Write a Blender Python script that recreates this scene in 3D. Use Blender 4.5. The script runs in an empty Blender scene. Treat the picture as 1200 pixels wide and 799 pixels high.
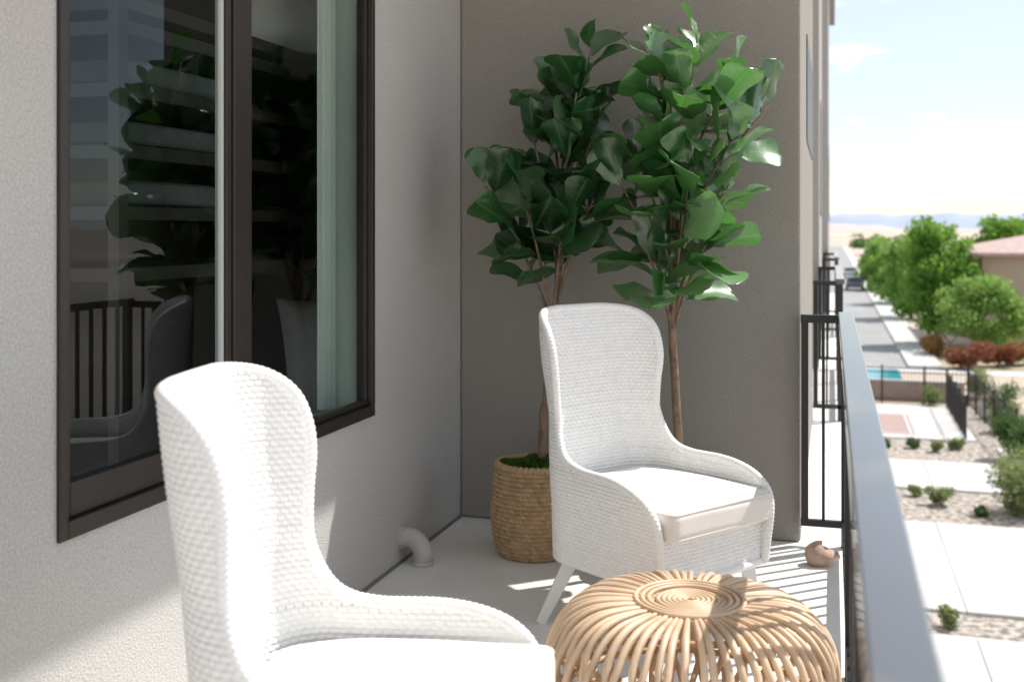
import bpy, math, random
import numpy as np
from mathutils import Vector, Matrix
rng = np.random.default_rng(7)
random.seed(7)
sc = bpy.context.scene
COL = sc.collection
tau=2*math.pi

# ------------------------------------------------------------------ helpers
def link(o):
    COL.objects.link(o); return o

class MB:
    def __init__(s): s.v=[]; s.f=[]; s.n=0; s.c=[]
    def add(s, v, f, c=None):
        v=np.asarray(v,float).reshape(-1,3); f=np.asarray(f,int)
        s.v.append(v); s.f.append(f+s.n); s.n+=len(v)
        s.c.append(np.ones((len(v),4)) if c is None else c)
    def box(s,x0,x1,y0,y1,z0,z1):
        v=[(x0,y0,z0),(x1,y0,z0),(x1,y1,z0),(x0,y1,z0),(x0,y0,z1),(x1,y0,z1),(x1,y1,z1),(x0,y1,z1)]
        f=[(0,3,2,1),(4,5,6,7),(0,1,5,4),(1,2,6,5),(2,3,7,6),(3,0,4,7)]
        s.add(v,f); return s
    def tube(s,p,r,n=8,disp=None,cap=True):
        v,f=tube(p,r,n,disp,cap); s.add(v,f); return s

def tube(p,r,n=8,disp=None,cap=True,closed=False):
    p=np.asarray(p,float); m=len(p)
    r=np.broadcast_to(np.asarray(r,float),(m,))
    if closed:
        T=np.roll(p,-1,0)-np.roll(p,1,0)
    else:
        T=np.gradient(p,axis=0)
    T/=np.linalg.norm(T,axis=1)[:,None]+1e-12
    up=np.array([0,0,1.0]) if abs(T[0][2])<.9 else np.array([1.0,0,0])
    N=np.zeros_like(p); N[0]=up-T[0]*np.dot(up,T[0]); N[0]/=np.linalg.norm(N[0])
    for i in range(1,m):
        q=N[i-1]-T[i]*np.dot(N[i-1],T[i]); N[i]=q/(np.linalg.norm(q)+1e-12)
    B=np.cross(T,N)
    a=np.arange(n)/n*2*np.pi
    rr=r[:,None]*np.ones(n)[None,:]
    if disp is not None: rr=rr+disp(m,n)
    v=p[:,None,:]+rr[:,:,None]*(np.cos(a)[None,:,None]*N[:,None,:]+np.sin(a)[None,:,None]*B[:,None,:])
    v=v.reshape(-1,3)
    i=np.arange(m if closed else m-1)[:,None]; j=np.arange(n)[None,:]
    i2=(i+1)%m; j2=(j+1)%n
    f=np.stack([i*n+j+0*j2,i*n+j2,i2*n+j2,i2*n+j],-1).reshape(-1,4)
    if cap and not closed:
        v=np.vstack([v,p[0],p[-1]]); c0=m*n; c1=m*n+1
        jj=np.arange(n); k=(jj+1)%n
        f=np.vstack([f,np.stack([np.full(n,c0),k,jj,np.full(n,c0)],-1),np.stack([np.full(n,c1),(m-1)*n+jj,(m-1)*n+k,np.full(n,c1)],-1)])
    return v,f

def grid_faces(nr,nc,flip=False):
    i=np.arange(nr-1)[:,None]; j=np.arange(nc-1)[None,:]
    f=np.stack([i*nc+j,i*nc+j+1,(i+1)*nc+j+1,(i+1)*nc+j],-1).reshape(-1,4)
    return f[:,::-1] if flip else f

def make_mesh(name,mb,smooth=False,attr=None):
    v=np.vstack(mb.v); 
    f=np.vstack([x for x in mb.f if x.shape[1]==4]) if any(x.shape[1]==4 for x in mb.f) else np.zeros((0,4),int)
    t=[x for x in mb.f if x.shape[1]==3]
    deg=(f[:,3]==f[:,0]) if len(f) else np.zeros(0,bool)
    tri=[f[deg][:,:3]]+t
    tri=np.vstack(tri) if len(tri) else np.zeros((0,3),int)
    q=f[~deg]
    me=bpy.data.meshes.new(name)
    me.vertices.add(len(v)); me.vertices.foreach_set('co',v.astype(np.float32).ravel())
    nl=len(q)*4+len(tri)*3
    me.loops.add(nl); me.loops.foreach_set('vertex_index',np.concatenate([q.ravel(),tri.ravel()]).astype(np.int32))
    me.polygons.add(len(q)+len(tri))
    st=np.concatenate([np.arange(len(q))*4,len(q)*4+np.arange(len(tri))*3]).astype(np.int32)
    me.polygons.foreach_set('loop_start',st)
    me.polygons.foreach_set('use_smooth',np.full(len(q)+len(tri),smooth))
    if attr:
        a=me.attributes.new(attr,'FLOAT_COLOR','POINT')
        a.data.foreach_set('color',np.vstack(mb.c).astype(np.float32).ravel())
    me.update(calc_edges=True); me.validate()
    return me

def thing(name,loc,label,category,rot=0,group=None):
    e=bpy.data.objects.new(name,None); e.empty_display_size=.2
    e.location=loc; e.rotation_euler=(0,0,rot)
    e["label"]=label; e["category"]=category
    if group: e["group"]=group
    return link(e)

def part(name,mb,mat,parent,world=True,smooth=False,bevel=0,attr=None,label=None):
    off=np.zeros(3)
    if world:
        p=parent
        while p is not None:
            off=off+np.array(p.location); p=p.parent
    mb.v=[x-off for x in mb.v]
    me=make_mesh(name,mb,smooth,attr)
    o=bpy.data.objects.new(name,me); me.materials.append(mat)
    o.parent=parent
    if bevel:
        m=o.modifiers.new('bevel','BEVEL'); m.width=bevel; m.segments=2; m.limit_method='ANGLE'
    if label: o["label"]=label
    return link(o)

def solo(name,mb,mat,label=None,category=None,structure=False,smooth=False,bevel=0,attr=None,group=None,stuff=False):
    me=make_mesh(name,mb,smooth,attr); me.materials.append(mat)
    o=bpy.data.objects.new(name,me)
    if structure: o["kind"]="structure"
    if stuff: o["kind"]="stuff"
    if label: o["label"]=label
    if category: o["category"]=category
    if group: o["group"]=group
    if bevel:
        m=o.modifiers.new('bevel','BEVEL'); m.width=bevel; m.segments=2; m.limit_method='ANGLE'
    return link(o)

def dup(src,loc,rot=None,label=None,parent=None):
    o=src.copy(); COL.objects.link(o)
    if parent is not None: o.parent=parent
    else:
        o.location=loc
        if rot is not None: o.rotation_euler=(0,0,rot)
    if label: o["label"]=label
    for c in src.children: dup(c,None,parent=o)
    return o

# ------------------------------------------------------------------ materials
def nmat(name):
    m=bpy.data.materials.new(name); m.use_nodes=True
    nt=m.node_tree; b=nt.nodes['Principled BSDF']; return m,nt,b
def N(nt,t,**k):
    n=nt.nodes.new(t)
    for a,v in k.items():
        if a in n.inputs.keys(): n.inputs[a].default_value=v
        else: setattr(n,a,v)
    return n
def mat(name,col,rough=.7,var=.0,vscale=5,bump=0,bscale=100,bdist=.002,spec=.5,metal=0,col2=None,detail=6,coat=0,thr=None):
    m,nt,b=nmat(name)
    b.inputs['Roughness'].default_value=rough; b.inputs['Metallic'].default_value=metal
    b.inputs['Specular IOR Level'].default_value=spec
    b.inputs['Coat Weight'].default_value=coat
    b.inputs['Base Color'].default_value=(*col,1)
    L=nt.links
    tc=N(nt,'ShaderNodeTexCoord')
    if var or col2:
        n=N(nt,'ShaderNodeTexNoise'); n.inputs['Scale'].default_value=vscale; n.inputs['Detail'].default_value=detail
        L.new(tc.outputs['Object'],n.inputs['Vector'])
        r=N(nt,'ShaderNodeValToRGB'); r.color_ramp.elements[0].position=(thr[0] if thr else .3); r.color_ramp.elements[1].position=(thr[1] if thr else .7)
        c2=col2 if col2 else tuple(min(1,c*(1+var)) for c in col)
        c1=col if col2 else tuple(c*(1-var) for c in col)
        r.color_ramp.elements[0].color=(*c1,1); r.color_ramp.elements[1].color=(*c2,1)
        L.new(n.outputs['Fac'],r.inputs['Fac']); L.new(r.outputs['Color'],b.inputs['Base Color'])
    if bump:
        n=N(nt,'ShaderNodeTexNoise'); n.inputs['Scale'].default_value=bscale; n.inputs['Detail'].default_value=8; n.inputs['Roughness'].default_value=.6
        L.new(tc.outputs['Object'],n.inputs['Vector'])
        bp=N(nt,'ShaderNodeBump'); bp.inputs['Strength'].default_value=bump; bp.inputs['Distance'].default_value=bdist
        L.new(n.outputs['Fac'],bp.inputs['Height']); L.new(bp.outputs['Normal'],b.inputs['Normal'])
    return m

def stucco(name,col):
    m,nt,b=nmat(name); L=nt.links
    b.inputs['Roughness'].default_value=.9; b.inputs['Specular IOR Level'].default_value=.2
    tc=N(nt,'ShaderNodeTexCoord')
    big=N(nt,'ShaderNodeTexNoise'); big.inputs['Scale'].default_value=1.3; big.inputs['Detail'].default_value=5
    fine=N(nt,'ShaderNodeTexNoise'); fine.inputs['Scale'].default_value=150; fine.inputs['Detail'].default_value=4
    med=N(nt,'ShaderNodeTexVoronoi'); med.inputs['Scale'].default_value=230
    for n in (big,fine,med): L.new(tc.outputs['Object'],n.inputs['Vector'])
    mx=N(nt,'ShaderNodeMath',operation='MULTIPLY_ADD'); mx.inputs[1].default_value=.18; mx.inputs[2].default_value=.91
    L.new(big.outputs['Fac'],mx.inputs[0])
    m2=N(nt,'ShaderNodeMath',operation='MULTIPLY_ADD'); m2.inputs[1].default_value=.9; m2.inputs[2].default_value=.55
    L.new(fine.outputs['Fac'],m2.inputs[0])
    m3=N(nt,'ShaderNodeMath',operation='MULTIPLY'); L.new(mx.outputs[0],m3.inputs[0]); L.new(m2.outputs[0],m3.inputs[1])
    vm=N(nt,'ShaderNodeVectorMath',operation='SCALE'); vm.inputs[0].default_value=col
    L.new(m3.outputs[0],vm.inputs['Scale']); L.new(vm.outputs[0],b.inputs['Base Color'])
    ad=N(nt,'ShaderNodeMath',operation='ADD'); L.new(fine.outputs['Fac'],ad.inputs[0]); L.new(med.outputs['Distance'],ad.inputs[1])
    bp=N(nt,'ShaderNodeBump'); bp.inputs['Strength'].default_value=.8; bp.inputs['Distance'].default_value=.003
    L.new(ad.outputs[0],bp.inputs['Height']); L.new(bp.outputs['Normal'],b.inputs['Normal'])
    return m

def tonemat(name,c1,c2,rough=.8,bscale=200,bump=.3):
    m=mat(name,c1,rough,bump=bump,bscale=bscale,bdist=.002); nt=m.node_tree; L=nt.links; b=nt.nodes['Principled BSDF']
    at=N(nt,'ShaderNodeAttribute'); at.attribute_name='tone'
    sp=N(nt,'ShaderNodeSeparateColor'); L.new(at.outputs['Color'],sp.inputs[0])
    mx=N(nt,'ShaderNodeMix',data_type='RGBA'); mx.inputs[6].default_value=(*c1,1); mx.inputs[7].default_value=(*c2,1)
    L.new(sp.outputs[2],mx.inputs[0]); L.new(mx.outputs[2],b.inputs['Base Color']); return m

def leafmat(name,c1,c2,trans,rough=.35,veins=False,spec=.5,tw=.35,back=(.12,.25,.10),coat=0):
    m,nt,b=nmat(name); L=nt.links
    at=N(nt,'ShaderNodeAttribute'); at.attribute_name='tone'
    sp=N(nt,'ShaderNodeSeparateColor'); L.new(at.outputs['Color'],sp.inputs[0])
    mx=N(nt,'ShaderNodeMix',data_type='RGBA'); mx.inputs[6].default_value=(*c1,1); mx.inputs[7].default_value=(*c2,1)
    L.new(sp.outputs[2],mx.inputs[0])
    out=mx.outputs[2]
    if veins:
        a=N(nt,'ShaderNodeMath',operation='MULTIPLY'); a.inputs[1].default_value=-1.3; L.new(sp.outputs[0],a.inputs[0])
        c=N(nt,'ShaderNodeMath',operation='MULTIPLY_ADD'); c.inputs[1].default_value=8; L.new(sp.outputs[1],c.inputs[0]); L.new(a.outputs[0],c.inputs[2])
        s=N(nt,'ShaderNodeMath',operation='FRACT'); L.new(c.outputs[0],s.inputs[0])
        s2=N(nt,'ShaderNodeMath',operation='LESS_THAN'); s2.inputs[1].default_value=.08; L.new(s.outputs[0],s2.inputs[0])
        s3=N(nt,'ShaderNodeMath',operation='LESS_THAN'); s3.inputs[1].default_value=.07; L.new(sp.outputs[0],s3.inputs[0])
        s4=N(nt,'ShaderNodeMath',operation='MAXIMUM'); L.new(s2.outputs[0],s4.inputs[0]); L.new(s3.outputs[0],s4.inputs[1])
        s5=N(nt,'ShaderNodeMath',operation='MULTIPLY'); s5.inputs[1].default_value=.40; L.new(s4.outputs[0],s5.inputs[0])
        m2=N(nt,'ShaderNodeMix',data_type='RGBA'); L.new(s5.outputs[0],m2.inputs[0]); L.new(out,m2.inputs[6]); m2.inputs[7].default_value=(.14,.30,.11,1)
        out=m2.outputs[2]
        ge=N(nt,'ShaderNodeNewGeometry'); m3=N(nt,'ShaderNodeMix',data_type='RGBA'); L.new(ge.outputs['Backfacing'],m3.inputs[0]); L.new(out,m3.inputs[6]); m3.inputs[7].default_value=(*back,1); out=m3.outputs[2]
        bp=N(nt,'ShaderNodeBump',invert=True); bp.inputs['Strength'].default_value=.5; bp.inputs['Distance'].default_value=.003
        L.new(s4.outputs[0],bp.inputs['Height']); L.new(bp.outputs['Normal'],b.inputs['Normal'])
    L.new(out,b.inputs['Base Color']); b.inputs['Roughness'].default_value=rough
    b.inputs['Specular IOR Level'].default_value=spec
    b.inputs['Coat Weight'].default_value=coat; b.inputs['Coat Roughness'].default_value=.22
    tr=N(nt,'ShaderNodeBsdfTranslucent'); tr.inputs[0].default_value=(*trans,1)
    ms=N(nt,'ShaderNodeMixShader'); ms.inputs[0].default_value=tw
    L.new(b.outputs[0],ms.inputs[1]); L.new(tr.outputs[0],ms.inputs[2])
    L.new(ms.outputs[0],nt.nodes['Material Output'].inputs[0])
    return m

M={}
M['wallL']=stucco('stucco_taupe_lit',(.575,.56,.535))  # same stucco as the end wall, skylight put into its paler colour
M['wallB']=stucco('stucco_taupe_shaded',(.345,.328,.295))  # same stucco as the balcony wall, darkened to stand in for shade
M['wallfar']=stucco('stucco_far',(.44,.425,.40))
M['ceiling']=mat('ceiling_paint',(.80,.79,.77),.9)
M['floor']=mat('deck_coating',(.83,.815,.785),.6,var=.05,vscale=3,bump=.4,bscale=180,bdist=.002)
M['joint']=mat('joint_sealant',(.20,.19,.175),.8)
M['bronze']=mat('bronze_frame',(.028,.021,.017),.38,spec=.5,var=.15,vscale=9)
M['rail']=mat('rail_paint',(.075,.075,.078),.34,spec=1.0,bump=.15,bscale=60,bdist=.0015,coat=.6)
M['railb']=mat('baluster_paint',(.022,.022,.024),.4)
M['white']=mat('white_wicker',(.89,.885,.87),.5,var=.03,vscale=30,spec=.35)
M['legw']=mat('white_painted_wood',(.84,.83,.81),.4,var=.02)
M['cushion']=mat('cream_canvas',(.86,.825,.77),.9,var=.03,vscale=8,bump=.5,bscale=350,bdist=.001,spec=.1)
M['pvc']=mat('pvc',(.52,.50,.475),.6,var=.10,vscale=14)
M['sash_lit']=mat('lit_edge',(.55,.58,.54),.5)  # pale colour stands in for light on the sash edge
M['rattan']=mat('rattan',(.72,.53,.36),.42,var=.20,vscale=9,bump=.3,bscale=70,bdist=.001)
M['rattan2']=mat('rattan_bind',(.55,.36,.21),.5,var=.18,vscale=15)
M['seagrass']=tonemat('seagrass',(.34,.215,.115),(.64,.455,.27))
M['moss']=leafmat('moss',(.03,.08,.008),(.12,.24,.02),(.1,.2,.02),.8,tw=.15)
M['figshade']=leafmat('fig_leaf_shaded',(.006,.034,.012),(.035,.15,.038),(.08,.30,.05),.30,veins=True,spec=.8,tw=.15,back=(.06,.14,.055),coat=.35)  # same leaf as the other tree, its shade painted in as darker greens
M['fig']=leafmat('fig_leaf_sunlit',(.007,.042,.015),(.085,.28,.065),(.18,.50,.09),.33,veins=True,spec=1.0,tw=.20,back=(.17,.30,.14),coat=.5)  # same leaf, paler tones standing in for sun and sheen
M['bark']=mat('fig_bark',(.24,.165,.11),.85,var=.4,vscale=25,bump=.6,bscale=50,bdist=.004)
M['dark']=mat('dark_wood',(.022,.015,.012),.4,var=.3,vscale=8)
M['linen']=mat('linen',(.90,.89,.87),.9,var=.03,vscale=7,bump=.4,bscale=30,bdist=.01)
M['linen2']=mat('shelf_linen',(.08,.085,.085),.9,var=.25,vscale=7,bump=.4,bscale=30,bdist=.01)
M['curtain']=mat('curtain_cloth',(.86,.91,.85),.8,var=.04,vscale=4)
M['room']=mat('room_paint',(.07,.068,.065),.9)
M['reveal']=mat('reveal_paint',(.82,.89,.82),.8)
M['clay']=mat('terracotta',(.46,.33,.25),.85,var=.2,vscale=18,bump=.5,bscale=40,bdist=.004)
M['ground']=mat('sandy_ground',(.40,.31,.24),.95,col2=(.64,.53,.44),vscale=.02,detail=12)
M['gravel']=mat('gravel',(.22,.18,.155),.95,col2=(.60,.54,.48),vscale=7,detail=10,bump=.8,bscale=14,bdist=.05,thr=(.4,.6))
M['concrete']=mat('concrete',(.62,.605,.58),.9,var=.10,vscale=.7,bump=.2,bscale=30,bdist=.004,detail=9)
M['concrete2']=mat('sidewalk_concrete',(.58,.565,.54),.9,var=.08,vscale=.7)
M['asphalt']=mat('asphalt',(.34,.335,.33),.9,var=.12,vscale=.5)
M['paint']=mat('road_paint',(.7,.7,.68),.8)
M['court']=mat('court_surface',(.42,.30,.28),.9,var=.06)
M['courtline']=mat('court_line',(.7,.7,.7),.8)
M['blockwall']=mat('block_wall',(.42,.33,.28),.9,var=.12,vscale=2)
M['blackmetal']=mat('black_metal',(.02,.02,.02),.5)
M['housewall']=mat('house_stucco',(.54,.42,.33),.9,var=.05)
M['roof']=mat('clay_roof',(.52,.37,.33),.85,var=.2,vscale=3,bump=.6,bscale=9,bdist=.05)
M['winglass']=mat('far_window',(.05,.06,.07),.12)
M['water']=mat('pool_water',(.05,.36,.46),.1)
M['treebark']=mat('tree_bark',(.16,.12,.09),.9,var=.2)
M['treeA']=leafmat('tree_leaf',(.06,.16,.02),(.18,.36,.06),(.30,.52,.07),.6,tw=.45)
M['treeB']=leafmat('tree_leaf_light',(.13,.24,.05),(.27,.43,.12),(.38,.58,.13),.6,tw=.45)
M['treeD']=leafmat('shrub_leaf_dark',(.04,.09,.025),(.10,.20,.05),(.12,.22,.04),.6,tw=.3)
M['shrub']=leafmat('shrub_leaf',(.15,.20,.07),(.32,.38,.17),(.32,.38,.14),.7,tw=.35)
M['red']=leafmat('red_hedge_leaf',(.20,.06,.03),(.38,.15,.08),(.34,.13,.05),.6,tw=.3)
M['orange']=leafmat('orange_hedge_leaf',(.30,.15,.05),(.46,.28,.11),(.4,.2,.05),.6,tw=.3)
M['mesa']=mat('mesa_hazed',(.42,.47,.56),1,var=.05,vscale=.003)  # distance haze painted in as a bluish base colour
M['hill']=mat('red_earth',(.55,.41,.33),1,col2=(.66,.54,.45),vscale=.02)
M['carpaint']=mat('car_paint_dark',(.08,.085,.10),.25,coat=.6)
M['carpaint2']=mat('car_paint_silver',(.50,.51,.53),.25,coat=.6,metal=.3)
M['tyre']=mat('tyre',(.02,.02,.02),.8)
gm,nt,b=nmat('window_glass'); L=nt.links
tr=N(nt,'ShaderNodeBsdfTransparent'); tr.inputs[0].default_value=(.86,.93,.89,1)
gl=N(nt,'ShaderNodeBsdfGlossy'); gl.inputs['Roughness'].default_value=.0; gl.inputs['Color'].default_value=(.78,.86,.90,1)
fr=N(nt,'ShaderNodeFresnel'); fr.inputs['IOR'].default_value=1.42
ms=N(nt,'ShaderNodeMixShader'); L.new(fr.outputs[0],ms.inputs[0]); L.new(tr.outputs[0],ms.inputs[1]); L.new(gl.outputs[0],ms.inputs[2])
L.new(ms.outputs[0],nt.nodes['Material Output'].inputs[0]); M['glass']=gm

# ------------------------------------------------------------------ camera
TH=math.atan(375/1300)
cam=bpy.data.cameras.new('camera'); co=bpy.data.objects.new('camera',cam); link(co)
cam.sensor_width=36; cam.lens=39.0; cam.shift_y=-131.5/1200
co.location=(0,0,1.45); co.rotation_euler=(math.pi/2,0,TH)
cam.clip_start=.05; cam.clip_end=30000
cam.dof.use_dof=True; cam.dof.focus_distance=3.9; cam.dof.aperture_fstop=2.8
sc.camera=co
CR=np.array([math.cos(TH),math.sin(TH),0]); CF=np.array([-math.sin(TH),math.cos(TH),0])

# ------------------------------------------------------------------ light
tosun=Vector((.755,.656,1.43)).normalized()
el=math.asin(tosun.z); az=math.atan2(tosun.x,tosun.y)
sl=bpy.data.lights.new('sun','SUN'); sl.energy=5.0; sl.angle=math.radians(.6); sl.color=(1,.965,.91)
so=bpy.data.objects.new('sun',sl); link(so); so.rotation_euler=tosun.to_track_quat('Z','Y').to_euler(); so.location=(5,8,12)
w=bpy.data.worlds.new('World'); sc.world=w; w.use_nodes=True; nt=w.node_tree; L=nt.links
bg=nt.nodes['Background']; bg.inputs['Strength'].default_value=.15
sky=N(nt,'ShaderNodeTexSky'); sky.sky_type='NISHITA'; sky.sun_disc=False; sky.sun_elevation=el; sky.sun_rotation=az
sky.air_density=1.1; sky.dust_density=.7; sky.altitude=800
tc=N(nt,'ShaderNodeTexCoord'); mp=N(nt,'ShaderNodeMapping'); mp.inputs['Scale'].default_value=(1,1,3.6); mp.inputs['Location'].default_value=(1.7,.6,.35)
no=N(nt,'ShaderNodeTexNoise'); no.inputs['Scale'].default_value=5.2; no.inputs['Detail'].default_value=10; no.inputs['Roughness'].default_value=.58
L.new(tc.outputs['Generated'],mp.inputs[0]); L.new(mp.outputs[0],no.inputs['Vector'])
sx=N(nt,'ShaderNodeSeparateXYZ'); L.new(tc.outputs['Generated'],sx.inputs[0])
lowc=N(nt,'ShaderNodeMapRange'); lowc.inputs[1].default_value=.05; lowc.inputs[2].default_value=.10; lowc.inputs[3].default_value=.10; lowc.inputs[4].default_value=0
L.new(sx.outputs[2],lowc.inputs[0])
adn=N(nt,'ShaderNodeMath',operation='ADD'); L.new(no.outputs['Fac'],adn.inputs[0]); L.new(lowc.outputs[0],adn.inputs[1])
rp=N(nt,'ShaderNodeValToRGB'); rp.color_ramp.elements[0].position=.51; rp.color_ramp.elements[1].position=.64
L.new(adn.outputs[0],rp.inputs[0])
rz=N(nt,'ShaderNodeMapRange'); rz.inputs[1].default_value=0; rz.inputs[2].default_value=.16; rz.inputs[3].default_value=.22; rz.inputs[4].default_value=.38
L.new(sx.outputs[2],rz.inputs[0])
mx2=N(nt,'ShaderNodeMath',operation='MAXIMUM'); 
ml=N(nt,'ShaderNodeMath',operation='MULTIPLY'); ml.inputs[1].default_value=.9; L.new(rp.outputs[0],ml.inputs[0])
L.new(ml.outputs[0],mx2.inputs[0]); L.new(rz.outputs[0],mx2.inputs[1])
mixc=N(nt,'ShaderNodeMix',data_type='RGBA'); mixc.inputs[7].default_value=(8.4,8.45,8.5,1)
L.new(mx2.outputs[0],mixc.inputs[0]); L.new(sky.outputs[0],mixc.inputs[6]); L.new(mixc.outputs[2],bg.inputs[0])
sc.view_settings.view_transform='Standard'; sc.view_settings.look='None'; sc.view_settings.exposure=0

# ------------------------------------------------------------------ balcony shell
WX=-1.80; BY=5.30; CX=-.14
solo('balcony_floor',MB().box(WX,.13,-4,BY+.0,-.22,0),M['floor'],structure=True)
solo('balcony_ledge',MB().box(-1.8,.13,BY+.002,26,-.22,-.004),M['floor'],structure=True)
bld=thing('apartment_building',(WX,3,0),'taupe stucco apartment building with recessed balconies and dark window frames','building')
wy0,wy1,wz0,wz1=2.27,4.19,.69,2.62
wall=MB().box(-2.02,WX,-4,wy0,0,3.55).box(-2.02,WX,wy1,BY,0,3.55).box(-2.02,WX,wy0,wy1,0,wz0).box(-2.02,WX,wy0,wy1,wz1,3.55)
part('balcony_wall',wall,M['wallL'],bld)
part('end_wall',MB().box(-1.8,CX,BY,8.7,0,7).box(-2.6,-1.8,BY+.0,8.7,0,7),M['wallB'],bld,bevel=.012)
part('base_joint',MB().box(-1.801,-1.790,-4,BY-.012,.001,.012),M['joint'],bld)
part('ceiling',MB().box(-2.4,CX,-4,BY-.002,3.552,3.85),M['ceiling'],bld)
part('upper_wall',MB().box(-6,-1.8,-4,BY,3.86,7),M['wallfar'],bld)
part('lower_wall',MB().box(-9,-.3,-6,60,-5,-.23),M['wallfar'],bld)
far=MB().box(-6,-1.8,8.702,12,0,7).box(-6,-.13,12.002,15.4,0,7).box(-6,-1.8,15.402,18.8,0,7).box(-6,-.06,18.802,27,-4,7.0).box(-6,-.10,27.002,48,-4,6.5)
part('neighbouring_wall',far,M['wallfar'],bld)
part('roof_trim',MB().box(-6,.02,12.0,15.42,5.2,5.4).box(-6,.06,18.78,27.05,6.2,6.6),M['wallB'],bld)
part('side_window',MB().box(CX-.02,CX+.006,6.5,8.4,1.95,2.55),M['bronze'],bld)
for k,(a,b_) in enumerate(((13,14.4),(20,22),(24,26))):
    xx=-.13 if k==0 else -.06
    part('side_window',MB().box(xx-.02,xx+.006,a,b_,1.6,2.9),M['bronze'],bld)
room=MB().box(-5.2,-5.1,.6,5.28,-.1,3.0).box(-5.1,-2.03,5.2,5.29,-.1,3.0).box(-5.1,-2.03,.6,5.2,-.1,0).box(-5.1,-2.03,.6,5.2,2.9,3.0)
# room's side wall left open: added, unseen opening to brighten the pillows with skylight
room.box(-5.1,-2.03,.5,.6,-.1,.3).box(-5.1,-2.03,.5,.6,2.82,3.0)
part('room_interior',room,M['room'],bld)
rev=MB().box(-2.03,-1.86,wy1-.012,wy1+.03,wz0,wz1).box(-2.03,-1.91,wy0-.03,wy0+.012,wz0,wz1).box(-2.10,-1.91,wy0+.014,wy1-.014,wz0-.03,wz0+.014)
part('window_reveal',rev,M['reveal'],bld)
cy=np.linspace(4.07,4.176,50); cz=np.linspace(.72,2.6,12)
CYg,CZg=np.meshgrid(cy,cz,indexing='ij'); CXg=-1.955-.008*np.cos((CYg-4.07)*2*np.pi/.035)-.25*(4.176-CYg)
mb=MB(); mb.add(np.stack([CXg,CYg,CZg],-1).reshape(-1,3),grid_faces(50,12))
solo('curtain',mb,M['curtain'],'pale green curtain gathered at the window jamb','curtain',smooth=True)
def ring(mb,x0,x1,y0,y1,z0,z1,t,tb=None):
    tb=tb or t
    mb.box(x0,x1,y0,y0+t,z0,z1).box(x0,x1,y1-t,y1,z0,z1).box(x0,x1,y0+t,y1-t,z0,z0+tb).box(x0,x1,y0+t,y1-t,z1-t,z1)
fr_=MB(); ring(fr_,-1.86,-1.788,wy0,wy1,wz0,wz1,.030,.045)
fr_.box(-1.855,-1.80,3.10,3.21,wz0+.047,wz1-.032)
win=part('window',fr_,M['bronze'],bld,bevel=.003)
kid=part
s1=MB(); ring(s1,-1.842,-1.808,wy0+.032,3.098,wz0+.047,wz1-.032,.030,.085)
kid('sash',s1,M['bronze'],win,bevel=.003)
s2=MB(); ring(s2,-1.835,-1.81,3.212,wy1-.032,wz0+.047,wz1-.032,.014,.022)
kid('sash',s2,M['bronze'],win,bevel=.002)
kid('sash_edge_lit',MB().box(-1.838,-1.818,3.050,3.067,wz0+.14,wz1-.09),M['sash_lit'],win)  # thin pale strip painted as the lit edge of the sash
def pane(x,y0,y1,z0,z1):
    mb=MB(); mb.add([(x,y0,z0),(x,y1,z0),(x,y1,z1),(x,y0,z1)],[(0,1,2,3)]); return mb
kid('glass',pane(-1.828,wy0+.062,3.068,wz0+.132,wz1-.062),M['glass'],win)
kid('glass',pane(-1.822,3.226,wy1-.046,wz0+.069,wz1-.046),M['glass'],win)

# indoor shelf
shelf=thing('bookshelf',(-2.42,4.2,0),'dark wooden shelf unit stacked with folded linens','shelf')
sh=MB()
for z in (.06,.56,1.30,1.50,1.70,1.90,2.10,2.18): sh.box(-2.63,-2.18,3.08,5.1,z-.022,z+.022)
part('shelf_board',sh,M['dark'],shelf)
part('shelf_side',MB().box(-2.63,-2.16,5.102,5.15,0,2.21).box(-2.67,-2.632,3.02,5.15,0,2.21).box(-2.63,-2.60,3.03,3.078,0,2.21).box(-2.21,-2.17,3.03,3.078,0,2.21),M['dark'],shelf)

def rbox(hx,hy,hz,r,n=10,puff=0):
    mb=MB(); g=np.linspace(-1,1,n)
    g=np.sign(g)*np.abs(g)**.8
    for ax in range(3):
        for s in (-1,1):
            U,V=np.meshgrid(g,g,indexing='ij'); P=np.zeros((n,n,3))
            P[...,ax]=s; P[...,(ax+1)%3]=U; P[...,(ax+2)%3]=V*s
            Q=P.reshape(-1,3)*np.array([hx,hy,hz])
            inner=np.clip(Q,[-hx+r,-hy+r,-hz+min(r,hz*.98)],[hx-r,hy-r,hz-min(r,hz*.98)])
            d=Q-inner; l=np.linalg.norm(d,axis=1)[:,None]+1e-9
            Q=inner+d/l*r
            Q[:,2]=np.clip(Q[:,2],-hz,hz)
            if puff:
                wgt=np.clip(1-(Q[:,0]/hx)**2,0,1)*np.clip(1-(Q[:,1]/hy)**2,0,1)
                Q[:,2]+=puff*wgt*(Q[:,2]/hz)
            mb.add(Q,grid_faces(n,n))
    return mb
def pillow(hx,hy,hz,n=22,seed=0):
    r=np.random.default_rng(seed); mb=MB(); g=np.linspace(-1,1,n); U,V=np.meshgrid(g,g,indexing='ij')
    pin=1-.08*(1-U**2); pin2=1-.08*(1-V**2)
    h=((1-np.abs(U)**2.5)*(1-np.abs(V)**2.5))**.5
    wr=.08*np.sin(U*6+V*3+r.random()*6)*h
    for s in (-1,1):
        P=np.stack([U*hx*pin2,V*hy*pin,s*hz*(h+wr)],-1).reshape(-1,3)
        mb.add(P,grid_faces(n,n,flip=s<0))
    return mb
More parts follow.
